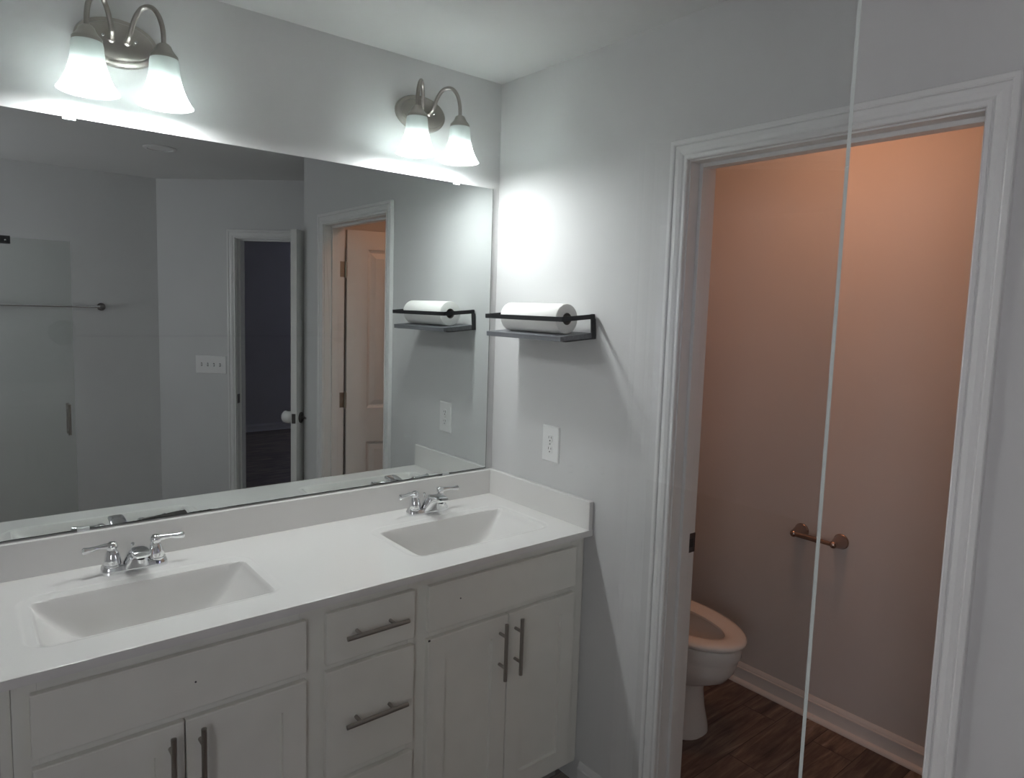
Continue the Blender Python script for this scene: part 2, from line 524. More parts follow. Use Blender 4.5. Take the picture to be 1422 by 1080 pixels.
# ------------------------------------------------------------------ panel doors (local: x along width from hinge, y thickness, z height)
def panel_door(w, h, t, panels):
    bm = BM()
    xs = sorted({0, w} | {p[0] for p in panels} | {p[1] for p in panels})
    zs = sorted({0, h} | {p[2] for p in panels} | {p[3] for p in panels})
    for sgn in (0, 1):
        y = 0 if sgn == 0 else t
        d = 1 if sgn == 0 else -1
        for i in range(len(xs)-1):
            for k in range(len(zs)-1):
                cell = (xs[i], xs[i+1], zs[k], zs[k+1])
                if any(abs(cell[0]-p[0]) < 1e-6 and abs(cell[1]-p[1]) < 1e-6 and abs(cell[2]-p[2]) < 1e-6 and abs(cell[3]-p[3]) < 1e-6 for p in panels):
                    prev = None
                    for ins, dep in ((0, 0), (0.006, 0.005), (0.016, 0.009), (0.020, 0.009), (0.048, 0.0025)):
                        ring = [bm.verts.new((a, y + d*dep, c)) for a, c in ((cell[0]+ins, cell[2]+ins), (cell[1]-ins, cell[2]+ins), (cell[1]-ins, cell[3]-ins), (cell[0]+ins, cell[3]-ins))]
                        if prev:
                            for q in range(4): bm.faces.new((prev[q], prev[(q+1) % 4], ring[(q+1) % 4], ring[q]))
                        prev = ring
                    bm.faces.new(prev)
                else:
                    bm.faces.new([bm.verts.new((a, y, c)) for a, c in ((cell[0], cell[2]), (cell[1], cell[2]), (cell[1], cell[3]), (cell[0], cell[3]))])
    for a in (0, w): bm.faces.new([bm.verts.new(p) for p in ((a, 0, 0), (a, t, 0), (a, t, h), (a, 0, h))])
    for c in (0, h): bm.faces.new([bm.verts.new(p) for p in ((0, 0, c), (w, 0, c), (w, t, c), (0, t, c))])
    return bm
def door_panels(w):
    st = 0.118
    return [(st, w-st, 1.01, 1.925), (st, w-st, 0.235, 0.81)]

def hinge(parent, z, side_y, leaf_x=-0.012):
    bm = BM()
    cyl(bm, (-0.004, side_y, z-0.045), (-0.004, side_y, z+0.045), 0.0065, 14)
    for k in (-0.049, 0.049): sphere(bm, (-0.004, side_y, z+k), 0.005, 12, 8)
    return bm

def place_local(bm, M): bmesh.ops.transform(bm, matrix=M, verts=bm.verts)

# toilet door: hinged on the far jamb, swung into the toilet room
DW = 0.700
HX, HY = WT+0.008, J1+0.006        # hinge axis
TH = radians(12.0)                 # leans back toward the doorway by this much from square
Mt = Matrix.Translation((HX, HY, 0.008)) @ Matrix.Rotation(TH, 4, 'Z')
bm = panel_door(DW, 2.030, 0.035, door_panels(DW))
bmesh.ops.translate(bm, verts=bm.verts, vec=(0.006, -0.038, 0))
place_local(bm, Mt)
d1 = struct('door_1', bm, 'door', 'white panelled toilet door standing open, seen in the mirror', 'door')
for z in (1.815, 1.07, 0.25):
    bm = BM()
    cyl(bm, (0, 0, z-0.044), (0, 0, z+0.044), 0.0065, 14)
    for k in (-0.048, 0.048): sphere(bm, (0, 0, z+k), 0.005, 12, 8)
    box(bm, 0.002, 0.0055, -0.034, 0, z-0.044, z+0.044)      # leaf on the door edge
    place_local(bm, Matrix.Translation((HX, HY, 0.0)) @ Matrix.Rotation(TH, 4, 'Z'))
    hb = obj('hinge', bm, 'hinge', d1)
    bm = BM(); box(bm, HX-0.034, HX-0.002, J1-0.001, J1+0.0015, z-0.044, z+0.044)
    obj('hinge_leaf', bm, 'hinge', jt, bevel=0.0006)
# knob of the toilet door (hidden from here but part of the door)
for sy in (0.0, -1.0):
    y0 = -0.003 if sy == 0 else -0.038
    s = 1 if sy == 0 else -1
    bm = BM()
    lathe(bm, [(0, 0), (0.03, 0), (0.03, 0.006*s), (0.012, 0.012*s), (0.010, 0.03*s), (0.022, 0.038*s), (0.027, 0.05*s), (0.022, 0.062*s), (0, 0.066*s)], (DW-0.055, y0, 0.927), 'y', 20)
    place_local(bm, Mt)
    obj('door_knob', bm, 'darkmetal', d1, smooth=True)

# entry door: hinged at the right end of the angled doorway, swung square into the bathroom
EW = 0.762
Hs = E1
# local x -> NV (out of the wall), local y -> SV
def Fr(o, ex, ey): 
    m = Matrix((ex, ey, Vector((0, 0, 1)))).transposed().to_4x4(); m.translation = o
    return m
Me = Fr(ang(Hs-0.036, 0.004, 0.01), NV, SV)
bm = panel_door(EW, 2.030, 0.035, door_panels(EW))
place_local(bm, Me)
d2 = struct('door_2', bm, 'door', 'white door to the bedroom standing open, seen edge-on in the mirror', 'door')
for z in (1.82, 1.05, 0.25):
    bm = BM()
    cyl(bm, (-0.006, 0.038, z-0.044), (-0.006, 0.038, z+0.044), 0.0065, 14)
    place_local(bm, Me); obj('hinge', bm, 'hinge', d2)
ZK = 0.925
bm = BM(); box(bm, EW-0.001, EW+0.0012, 0.006, 0.029, ZK-0.029, ZK+0.029); place_local(bm, Me)
obj('latch_plate', bm, 'darkmetal', d2)
KP = [(0, 0), (0.033, 0), (0.033, 0.005), (0.026, 0.010), (0.012, 0.013), (0.011, 0.030), (0.018, 0.036), (0.027, 0.045), (0.0285, 0.055), (0.024, 0.065), (0.012, 0.070), (0, 0.071)]
bm = BM(); lathe(bm, KP, (EW-0.06, 0.035, ZK), 'y', 24); place_local(bm, Me)
obj('door_knob', bm, 'darkmetal', d2, smooth=True)
bm = BM(); lathe(bm, [(0, -0.0), (0.033, 0), (0.033, -0.005), (0.012, -0.013), (0.011, -0.03)], (EW-0.06, 0.0, ZK), 'y', 24); place_local(bm, Me)
kb = obj('door_knob', bm, 'darkmetal', d2, smooth=True)
# white safety cover over the bedroom-side knob, with its dark top opening
bm = BM(); lathe(bm, [(0, -0.008), (0.026, -0.009), (0.034, -0.016), (0.038, -0.03), (0.038, -0.05), (0.034, -0.066), (0.024, -0.075), (0, -0.077)], (EW-0.06, 0.0, ZK), 'y', 28); place_local(bm, Me)
cv = obj('knob_cover', bm, 'plastic', d2, smooth=True)
cv['label'] = 'white plastic safety cover'
bm = BM(); lathe(bm, [(0.0, 0.0365), (0.014, 0.0365), (0.014, 0.0385), (0.0, 0.0385)], (EW-0.06, -0.04, ZK), 'z', 20); place_local(bm, Me)
obj('cover_opening', bm, 'dark', cv)

# ------------------------------------------------------------------ vanity cabinet
VX0, VX1 = -1.549, -0.014
FY = -0.530
DY = -0.548
VZ = 0.888
van = thing('vanity_cabinet', 'long pale painted double vanity cabinet under the white sink top', 'cabinet', (-0.79, -0.27, 0))
bm = BM()
box(bm, VX0, VX0+0.016, -0.012, FY+0.018, 0.09, VZ)            # ends
box(bm, VX1-0.016, VX1, -0.012, FY+0.018, 0.09, VZ)
box(bm, VX0+0.016, VX1-0.016, -0.012, FY+0.018, 0.09, 0.106)   # bottom
box(bm, VX0+0.016, VX1-0.016, -0.012, -0.02, 0.106, VZ)        # back
obj('carcass', bm, 'cab', van, world=True)
bm = BM()                                                      # face frame
for a, b_ in ((VX0, -1.508), (-0.985, -0.911), (-0.682, -0.614), (-0.075, VX1)):
    box(bm, a, b_, FY, FY+0.018, 0.09, VZ)
for a, b_ in ((-1.508, -0.985), (-0.911, -0.682), (-0.614, -0.075)):
    box(bm, a, b_, FY+0.0004, FY+0.018, 0.845, VZ)
    box(bm, a, b_, FY+0.0004, FY+0.018, 0.695, 0.745)
    box(bm, a, b_, FY+0.0004, FY+0.018, 0.09, 0.125)
box(bm, -0.911, -0.682, FY+0.0004, FY+0.018, 0.395, 0.44)
obj('face_frame', bm, 'cab', van, world=True, bevel=0.0008)
for a, b_ in ((-1.5685, VX0-0.001), (VX1+0.001, -0.001)):
    bm = BM(); box(bm, a, b_, FY+0.010, FY+0.026, 0.09, VZ)
    obj('filler_strip', bm, 'cab', van, world=True, bevel=0.0006)
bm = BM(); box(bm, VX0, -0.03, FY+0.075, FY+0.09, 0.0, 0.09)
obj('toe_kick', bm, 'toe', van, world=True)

def bar_pull(p0, p1, parent):
    """bar pull from p0 to p1 (bar centre ends), two posts back to the front."""
    bm = BM()
    p0, p1 = Vector(p0), Vector(p1)
    cyl(bm, p0, p1, 0.0060, 18)
    for t in (0.225, 0.775):
        q = p0.lerp(p1, t)
        cyl(bm, q, Vector((q.x, DY+0.0005, q.z)), 0.0048, 14)
    return obj('handle', bm, 'pull', parent, world=True, smooth=True)

def slab_front(name, x0, x1, z0, z1):
    bm = BM(); box(bm, x0, x1, FY-0.0005, DY, z0, z1)
    return obj(name, bm, 'cab', van, world=True, bevel=0.0022, seg=3)
def shaker(x0, x1, z0, z1):
    bm = BM(); sw = 0.058; rw = 0.060
    yb = FY-0.0005
    def ring(ins_s, ins_r, y): return [(x0+ins_s, y, z0+ins_r), (x1-ins_s, y, z0+ins_r), (x1-ins_s, y, z1-ins_r), (x0+ins_s, y, z1-ins_r)]
    loft(bm, [ring(0, 0, yb), ring(0, 0, DY+0.002), ring(0.002, 0.002, DY), ring(sw, rw, DY), ring(sw+0.0008, rw+0.0008, DY+0.0105)], True, True)
    return obj('door', bm, 'cab', van, world=True)
slab_front('false_front', -1.521, -0.973, 0.728, 0.860)
slab_front('false_front', -0.625, -0.061, 0.728, 0.860)
HYY = -0.580
for x0, x1, hx in ((-1.521, -1.2492, -1.2780), (-1.2458, -0.973, -1.2175), (-0.625, -0.3427, -0.3730), (-0.3393, -0.061, -0.3130)):
    d = shaker(x0, x1, 0.112, 0.707)
    bar_pull((hx, HYY, 0.519), (hx, HYY, 0.695), d)
for z0, z1, hz in ((0.728, 0.862, 0.799), (0.428, 0.709, 0.567), (0.112, 0.404, 0.26)):
    d = slab_front('drawer', -0.922, -0.670, z0, z1)
    bar_pull((-0.881, HYY, hz), (-0.706, HYY, hz), d)
# tiny screw holes in the false fronts
for x, z in ((-1.225, 0.790), (-0.520, 0.802)):
    bm = BM(); lathe(bm, [(0, 0), (0.0022, 0), (0.0022, -0.0006), (0, -0.0006)], (x, DY, z), 'y', 12)
    obj('screw_hole', bm, 'dark', van, world=True)
# chipped corner of one door
bm = BM(); box(bm, -0.6255, -0.6185, DY-0.0006, DY+0.002, 0.7015, 0.7068)
obj('chipped_corner', bm, 'dark', van, world=True, bevel=0.001)

# ------------------------------------------------------------------ countertop with two moulded basins
CZ, CF, CX0, CX1 = 0.91, -0.5584, -1.5695, -0.0015
SINKS = (-1.2530, -0.3500)
def rr(dx, dy, hx, hy, r):
    """signed distance to a rounded rectangle (negative inside)"""
    qx, qy = abs(dx)-(hx-r), abs(dy)-(hy-r)
    return math.hypot(max(qx, 0), max(qy, 0)) + min(max(qx, qy), 0) - r
def sstep(t):
    t = max(0.0, min(1.0, t)); return t*t*(3-2*t)
SYC, SHX, SHY = -0.322, 0.245, 0.128
def depth(x, y):
    best = 0.0
    for cx in SINKS:
        dx = x-cx
        if abs(dx) > 0.31: continue
        # shallow outer recess
        so = rr(dx, y+0.306, 0.268, 0.155, 0.055)
        rec = 0.0014*sstep(-so/0.006)
        hx, hy = SHX, SHY
        tx = (hx-abs(dx)); tb = (SYC+hy - y); tf = (y-(SYC-hy))
        s = rr(dx, y-SYC, hx, hy, 0.022)
        bowl = 0.0
        if s < 0:
            fx = min(1.0, tx/0.225); fb = min(1.0, tb/0.030); ff = min(1.0, tf/0.075)
            ex = 1-(1-fx)**2.8; eb = math.sqrt(max(0, 1-(1-fb)**2)); ef = math.sqrt(max(0, 1-(1-ff)**2))
            # ease the very edge so the rim is rounded
            e = sstep(min(1, -s/0.010))
            bowl = 0.128*ex*eb*ef*(0.35+0.65*e)*min(1, (-s/0.004))
        best = max(best, rec + bowl)
    return best
top = thing('sink_counter', 'white cultured marble double sink top with backsplash', 'countertop', (-0.79, -0.28, VZ))
bm = BM()
NX, NY = 523, 186
xs = [CX0+(CX1-CX0)*i/NX for i in range(NX+1)]
ys = [-0.001+(CF+0.001)*j/NY for j in range(NY+1)]
grid = []
for j, y in enumerate(ys):
    row = []
    for i, x in enumerate(xs):
        z = CZ - depth(x, y)
        e = (y-CF)
        if e < 0.0005: z -= 0.0012
        row.append(bm.verts.new((x, y, z)))
    grid.append(row)
for j in range(NY):
    for i in range(NX):
        bm.faces.new((grid[j][i], grid[j+1][i], grid[j+1][i+1], grid[j][i+1]))
# front apron, sides and underside
fb = [bm.verts.new((x, CF, VZ+0.0005)) for x in xs]
for i in range(NX): bm.faces.new((grid[NY][i], fb[i], fb[i+1], grid[NY][i+1]))
bb_ = [bm.verts.new((x, CF+0.04, VZ+0.0005)) for x in (xs[0], xs[-1])]
bm.faces.new([bb_[0]] + [bb_[1]] + fb[::-1])
obj('sink_top', bm, 'marble', top, world=True, smooth=True, recalc=False, angle=30)
BSZ = 1.0045
bm = BM(); box(bm, CX0, CX1-0.0185, -0.0015, -0.0200, CZ-0.002, BSZ)
obj('backsplash', bm, 'marble', top, world=True, bevel=0.003, seg=3)
bm = BM(); box(bm, -0.0199, -0.0015, -0.0015, CF+0.001, CZ-0.002, BSZ)
obj('side_splash', bm, 'marble', top, world=True, bevel=0.003, seg=3)
for cx in SINKS:
    bm = BM(); zb = CZ-depth(cx, -0.30)
    lathe(bm, [(0, 0.0005), (0.012, 0.0005), (0.0125, 0.003), (0.021, 0.003), (0.023, 0.0)], (cx, -0.30, zb), 'z', 24)
    obj('drain', bm, 'chrome', top, world=True, smooth=True)

# ------------------------------------------------------------------ faucets
def make_faucet(loc, label, group):
    f = thing('faucet', label, 'faucet', loc, group)
    # base plate: rounded long plate
    bm = BM()
    def stad(hx, hy, z, n=40):
        pts = []
        for k in range(n):
            a = 2*pi*k/n
            e = 0.55
            ca, sa = cos(a), sin(a)
            pts.append(Vector((hx*math.copysign(abs(ca)**e, ca), hy*math.copysign(abs(sa)**e, sa), z)))
        return pts
    loft(bm, [stad(0.0790, 0.0280, 0), stad(0.0790, 0.0280, 0.004), stad(0.0775, 0.0268, 0.014), stad(0.0745, 0.0242, 0.0195), stad(0.068, 0.019, 0.0215)])
    obj('base_plate', bm, 'chrome', f, smooth=True)
    for s in (-1, 1):
        bm = BM()
        lathe(bm, [(0, 0.013), (0.0235, 0.013), (0.0235, 0.0215), (0.0205, 0.0225), (0.0205, 0.026), (0.0198, 0.036), (0.0172, 0.048), (0.0130, 0.058), (0.0110, 0.061), (0, 0.062)], (0.051*s, 0, 0), 'z', 28)
        obj('valve_body', bm, 'chrome', f, smooth=True)
        bm = BM()
        lathe(bm, [(0, 0.058), (0.0100, 0.059), (0.0138, 0.064), (0.0142, 0.071), (0.0115, 0.078), (0.006, 0.082), (0, 0.0825)], (0.051*s, 0, 0), 'z', 24)
        pts = catmull([(0.051*s, 0, 0.070), (0.066*s, -0.003, 0.0725), (0.086*s, -0.008, 0.0735), (0.104*s, -0.012, 0.0725), (0.120*s, -0.015, 0.0735)], 5)
        n = len(pts)
        rad = [0.0092 + (0.0060-0.0092)*min(1, k/(n*0.45)) + (0.0030*max(0, (k/(n-1)-0.55)/0.45)) for k in range(n)]
        rad[-1] *= 0.55
        tube(bm, pts, rad, 14, flat=[1.05]*n, side=(0, 1, 0))
        obj('lever', bm, 'chrome', f, smooth=True)
    bm = BM()
    # leaning body: each ring runs from a back point to a front point (forward, height) at a half width
    SPR = [((-0.018, 0.012), (0.036, 0.012), 0.0310), ((-0.015, 0.030), (0.045, 0.021), 0.0278), ((-0.005, 0.048), (0.058, 0.033), 0.0248), ((0.012, 0.061), (0.074, 0.044), 0.0228),
           ((0.035, 0.068), (0.089, 0.050), 0.0214), ((0.060, 0.071), (0.100, 0.053), 0.0208), ((0.084, 0.071), (0.106, 0.056), 0.0200), ((0.097, 0.069), (0.107, 0.061), 0.0180)]
    pw = lambda q: math.copysign(abs(q)**0.62, q)
    rings = []
    for (bf, bz), (ff, fz), hw in SPR:
        bz, fz = 0.012+(bz-0.012)*1.09, 0.012+(fz-0.012)*1.09
        cf, cz, df, dz = (bf+ff)/2, (bz+fz)/2, (ff-bf)/2, (fz-bz)/2
        rings.append([Vector((hw*pw(cos(2*pi*k/32)), -(cf+df*pw(sin(2*pi*k/32))), cz+dz*pw(sin(2*pi*k/32)))) for k in range(32)])
    loft(bm, rings)
    obj('spout', bm, 'chrome', f, smooth=True)
    bm = BM(); lathe(bm, [(0, 0.043), (0.0095, 0.043), (0.0098, 0.052), (0, 0.054)], (0, -0.088, 0), 'z', 18)
    obj('aerator', bm, 'chrome', f, smooth=True)
    bm = BM(); lathe(bm, [(0, 0.01), (0.0025, 0.01), (0.0025, 0.054), (0.0055, 0.057), (0.0055, 0.062), (0, 0.065)], (0, 0.0215, 0), 'z', 14)
    obj('lift_rod', bm, 'chrome', f, smooth=True)
    return f
fa = make_faucet((-1.258, -0.094, CZ), 'chrome two-lever faucet at the left sink, nearer the camera', 'chrome faucets')
dup(fa, (-0.350, -0.094, CZ), 'chrome two-lever faucet at the right sink, near the corner', 'chrome faucets')

# ------------------------------------------------------------------ mirror
MX0, MX1, MZ0, MZ1 = -1.572, -0.0339, 1.0095, 2.0646
mir = thing('mirror', 'huge frameless wall mirror above the double vanity', 'mirror', (-0.80, 0, MZ0))
bm = BM(); box(bm, MX0, MX1, -0.0012, -0.0072, MZ0, MZ1)
obj('mirror_glass', bm, 'mirror', mir, world=True)
for x, z, s in ((-1.364, MZ1, 1), (-0.200, MZ1, 1), (-1.361, MZ0, -1), (-0.219, MZ0, -1)):
    bm = BM()
    box(bm, x-0.0145, x+0.0145, -0.0075, -0.0105, z-0.007*s, z+0.004*s)
    box(bm, x-0.0145, x+0.0145, -0.0105, -0.0005, z+0.0005*s, z+0.004*s)
    obj('clip', bm, 'clip', mir, world=True, bevel=0.0025)
# dark desilvered edge along the bottom
bm = BM()
import random
rnd = random.Random(4)
def strip(xa, xb, hfun, n):
    up_, lo = [], []
    for k in range(n+1):
        x = xa+(xb-xa)*k/n
        lo.append(bm.verts.new((x, -0.0076, MZ0-0.0004))); up_.append(bm.verts.new((x, -0.0076, MZ0+hfun(k/n))))
    lo2 = [bm.verts.new(v.co+Vector((0, 0.0003, 0))) for v in lo]; up2 = [bm.verts.new(v.co+Vector((0, 0.0003, 0))) for v in up_]
    for k in range(n):
        bm.faces.new((lo[k], lo[k+1], up_[k+1], up_[k])); bm.faces.new((lo2[k], up2[k], up2[k+1], lo2[k+1]))
        bm.faces.new((up_[k], up_[k+1], up2[k+1], up2[k]))
strip(MX0, MX1, lambda t: 0.0020+0.0006*rnd.random(), 160)
strip(-1.262, -1.105, lambda t: 0.0015 + 0.0105*sstep(t*1.05)*(1 if t < 0.96 else max(0, (1-t)/0.04)) + 0.0012*rnd.random(), 60)
strip(-1.10, -1.04, lambda t: 0.0015+0.003*rnd.random(), 30)
obj('tarnished_edge', bm, 'tarnish', mir, world=True)
bm = BM(); box(bm, MX1-0.0008, MX1+0.0006, -0.0012, -0.0075, MZ0, MZ1)
obj('side_edge', bm, 'tarnish', mir, world=True)

# ------------------------------------------------------------------ vanity lights
def make_light(loc, label, group):
    L = thing('vanity_light', label, 'wall light', loc, group)   # local origin: plate centre on the wall
    bm = BM()
    def ov(hx, hz, y, n=48): return [Vector((hx*cos(2*pi*k/n), y, hz*sin(2*pi*k/n))) for k in range(n)]
    loft(bm, [ov(0.096, 0.0605, 0), ov(0.096, 0.0605, -0.006), ov(0.093, 0.0575, -0.014), ov(0.085, 0.050, -0.018), ov(0.082, 0.047, -0.0185), ov(0.079, 0.0445, -0.024), ov(0.060, 0.034, -0.029), ov(0.03, 0.017, -0.031)])
    obj('back_plate', bm, 'nickel', L, smooth=True)
    for s in (-1, 1):
        bm = BM()
        lathe(bm, [(0, -0.026), (0.0045, -0.026), (0.0045, -0.033), (0.0028, -0.036), (0, -0.037)], (0.037*s, 0, 0.004), 'y', 14)
        obj('screw_cap', bm, 'chrome', L, smooth=True)
        sx = 0.083*s
        bm = BM()
        lathe(bm, [(0, -0.027), (0.0095, -0.027), (0.0095, -0.031), (0.006, -0.034)], (0.018*s, 0, 0), 'y', 16)
        tube(bm, catmull([(0.018*s, -0.026, 0.0), (0.0185*s, -0.045, 0.004), (0.022*s, -0.058, 0.022), (0.030*s, -0.068, 0.052), (0.043*s, -0.084, 0.074), (0.060*s, -0.104, 0.075), (0.074*s, -0.116, 0.054), (0.0815*s, -0.121, 0.022), (0.083*s, -0.122, -0.014)], 6), 0.0062, 14)
        obj('arm', bm, 'nickel', L, smooth=True)
        bm = BM()
        lathe(bm, [(0, -0.012), (0.012, -0.012), (0.0165, -0.016), (0.019, -0.023), (0.024, -0.031), (0.031, -0.039), (0.0325, -0.041), (0.0325, -0.048), (0.030, -0.048), (0.0, -0.044)], (sx, -0.122, 0), 'z', 32)
        obj('socket_cap', bm, 'nickel', L, smooth=True)
        bm = BM()
        outer = [(0.0325, -0.0485), (0.0340, -0.055), (0.0350, -0.070), (0.0370, -0.088), (0.0405, -0.106), (0.0460, -0.124), (0.0535, -0.141), (0.0620, -0.155), (0.0670, -0.1610)]
        inner = [(r-0.003, z) for r, z in outer[::-1]]
        lathe(bm, outer + [(0.0665, -0.1625), (0.0650, -0.1620)] + inner, (sx, -0.122, 0), 'z', 40, closed=True)
        obj('lamp_shade', bm, 'shade', L, smooth=True)
        bm = BM()
        lathe(bm, [(0, -0.050), (0.013, -0.052), (0.0135, -0.072), (0.017, -0.085), (0.0290, -0.1145), (0.0285, -0.1150)], (sx, -0.122, 0), 'z', 28)
        obj('bulb_base', bm, 'plastic', L, smooth=True)
        bm = BM()
        lathe(bm, [(0, -0.1153), (0.0290, -0.1153), (0.0300, -0.124), (0.0300, -0.134), (0.0265, -0.148), (0.0190, -0.159), (0.009, -0.1645), (0, -0.166)], (sx, -0.122, 0), 'z', 28)
        obj('bulb', bm, 'bulb', L, smooth=True)
    return L
lt = make_light((-1.253, -0.0002, 2.270), 'two-lamp nickel wall light with frosted bell shades above the left sink', 'vanity lights')
dup(lt, (-0.351, -0.0002, 2.272), 'two-lamp nickel wall light with frosted bell shades near the ceiling corner', 'vanity lights')

# ------------------------------------------------------------------ shelf and paper towel
SY0, SY1 = -0.140, -0.532   # the shelf sags a little towards its front
sh_ = thing('wall_shelf', 'small grey wall shelf with a black metal rail beside the mirror', 'shelf', (0, -0.335, 1.54))
bm = BM(); box(bm, -0.002, -0.150, SY0-0.004, SY1+0.004, 1.5395, 1.5555)
obj('board', bm, 'shelfwood', sh_, world=True, bevel=0.0012)
RZ = 1.6090
sh_.rotation_euler = (0, -0.08, 0)
bm = BM()
box(bm, -0.146, -0.1495, SY0, SY1-0.003, RZ-0.0075, RZ+0.0075)
box(bm, -0.003, -0.146, SY0, SY0-0.0035, RZ-0.0075, RZ+0.0075)
box(bm, -0.003, -0.146, SY1+0.0005, SY1-0.003, RZ-0.0075, RZ+0.0075)
obj('rail', bm, 'black', sh_, world=True, bevel=0.0008)
for y, s in ((SY0, 1), (SY1, -1)):
    bm = BM()
    y0, y1 = (y, y-0.0035) if s > 0 else (y+0.0005, y-0.003)
    yy0, yy1 = (y-0.0035, y-0.022) if s > 0 else (y+0.0005, y+0.0185)
    box(bm, -0.0005, -0.0035, yy0, yy1, 1.537, RZ+0.0075)           # tab against the wall
    box(bm, -0.0005, -0.018, y0, y1, 1.536, RZ-0.0075)              # upright
    box(bm, -0.0035, -0.13, yy0, yy1, 1.5362, 1.5392)               # strip under the board
    br_ = obj('bracket', bm, 'black', sh_, world=True, bevel=0.0006)
    for zz in (1.566, 1.583):
        bm = BM(); ym = (yy0+yy1)/2
        lathe(bm, [(0, -0.0035), (0.004, -0.0035), (0.003, -0.0055), (0, -0.006)], (0, ym, zz), 'x', 14)
        obj('screw', bm, 'chrome', br_, world=True)
roll = thing('paper_towel_roll', 'white paper towel roll lying on the grey wall shelf', 'paper towels', (-0.085, -0.335, 1.5492))
RR = 0.0485
bm = BM()
ya, yb = -0.198, -0.484
lathe(bm, [(0.0195, ya), (RR-0.004, ya), (RR-0.001, ya-0.0015), (RR, ya-0.004), (RR, yb+0.004), (RR-0.001, yb+0.0015), (RR-0.004, yb), (0.0195, yb)], (-0.085, 0, 1.5492+RR), 'y', 56, closed=True)
obj('paper', bm, 'paper', roll, world=True, smooth=True, angle=30)
bm = BM()
lathe(bm, [(0.0194, ya+0.0005), (0.0194, yb-0.0005), (0.0178, yb-0.0005), (0.0178, ya+0.0005)], (-0.085, 0, 1.5492+RR), 'y', 36, closed=True)
obj('cardboard_core', bm, 'core', roll, world=True, smooth=True, angle=30)

# ------------------------------------------------------------------ outlet on the right wall
out_ = thing('outlet', 'white double outlet on the wall above the side splash', 'outlet', (0, -0.340, 1.158))
def plate(bm, y0, y1, z0, z1, t=0.0055, b=0.004):
    r = lambda i, x: [(x, y0-i, z0+i), (x, y1+i, z0+i), (x, y1+i, z1-i), (x, y0-i, z1-i)]
    loft(bm, [r(0, -0.0005), r(0, -0.0025), r(b, -t)])
bm = BM(); plate(bm, -0.297, -0.383, 1.094, 1.222)
pl = obj('cover_plate', bm, 'plastic', out_, world=True)
for zc in (1.158+0.0195, 1.158-0.0195):
    bm = BM()
    rings = []
    for sc, x in ((1, -0.0052), (1, -0.0068), (0.94, -0.0074)):
        pts = []
        for k in range(32):
            a = 2*pi*k/32
            yy = max(-0.0125, min(0.0125, 0.0172*cos(a)))*sc
            zz = 0.0145*sin(a)*sc
            pts.append(Vector((x, -0.340+yy, zc+zz)))
        rings.append(pts)
    loft(bm, rings)
    rc = obj('receptacle', bm, 'plastic', out_, world=True)
    bm = BM()
    for dy, hh in ((0.0062, 0.0042), (-0.0062, 0.0034)):
        box(bm, -0.0070, -0.0077, -0.340+dy-0.0011, -0.340+dy+0.0011, zc+0.004-hh, zc+0.004+hh)
    lathe(bm, [(0, -0.0077), (0.0026, -0.0077), (0.0026, -0.007), (0, -0.007)], (0, -0.340, zc-0.0075), 'x', 12)
    obj('slots', bm, 'dark', rc, world=True)
bm = BM(); lathe(bm, [(0, -0.005), (0.0032, -0.005), (0.0026, -0.0066), (0, -0.0068)], (0, -0.340, 1.158), 'x', 14)
obj('screw', bm, 'chrome', out_, world=True)

# ------------------------------------------------------------------ switch plate on the angled wall
sw = thing('switch_plate', 'white four-gang light switch plate left of the bedroom door', 'light switch', tuple(ang(0.388, 0, 1.16)))
bm = BM()
r_ = lambda i, n: [ang(0.276+i, n, 1.096+i), ang(0.503-i, n, 1.096+i), ang(0.503-i, n, 1.223-i), ang(0.276+i, n, 1.223-i)]
loft(bm, [r_(0, 0.0005), r_(0, 0.003), r_(0.004, 0.006)])
obj('cover_plate', bm, 'plastic', sw, world=True)
for k in range(4):
    s = 0.3895 + (k-1.5)*0.046
    upd = 1 if k % 2 else -1
    bm = BM()
    abox(bm, s-0.005, s+0.005, 0.0055, 0.0066, 1.1595-0.012, 1.1595+0.012)
    obj('switch_slot', bm, 'dark', sw, world=True)
    bm = BM()
    loft(bm, [[ang(s-0.0042, 0.006, 1.1595-0.008), ang(s+0.0042, 0.006, 1.1595-0.008), ang(s+0.0042, 0.006, 1.1595+0.008), ang(s-0.0042, 0.006, 1.1595+0.008)],
              [ang(s-0.0034, 0.016, 1.1595+0.006*upd-0.004), ang(s+0.0034, 0.016, 1.1595+0.006*upd-0.004), ang(s+0.0034, 0.016, 1.1595+0.006*upd+0.004), ang(s-0.0034, 0.016, 1.1595+0.006*upd+0.004)]])
    obj('toggle', bm, 'plastic', sw, world=True, bevel=0.0008)

# ------------------------------------------------------------------ towel bar on the opposite wall
tb = thing('towel_bar', 'long chrome towel bar on the grey wall, reflected in the mirror', 'towel bar', (-1.13, YB, 1.548))
TX0, TX1, TBY = -1.432, -0.822, YB+0.060
bm = BM(); cyl(bm, (TX0, TBY, 1.548), (TX1, TBY, 1.548), 0.0085, 18)
obj('bar', bm, 'chrome', tb, world=True, smooth=True)
for x in (TX0, TX1):
    bm = BM()
    lathe(bm, [(0, 0), (0.026, 0.0005), (0.026, 0.006), (0.019, 0.012), (0.0125, 0.025), (0.012, 0.045), (0.0165, 0.052), (0.0165, 0.066), (0.012, 0.072), (0, 0.074)], (x, YB, 1.548), 'y', 24)
    obj('post', bm, 'darkmetal', tb, world=True, smooth=True)

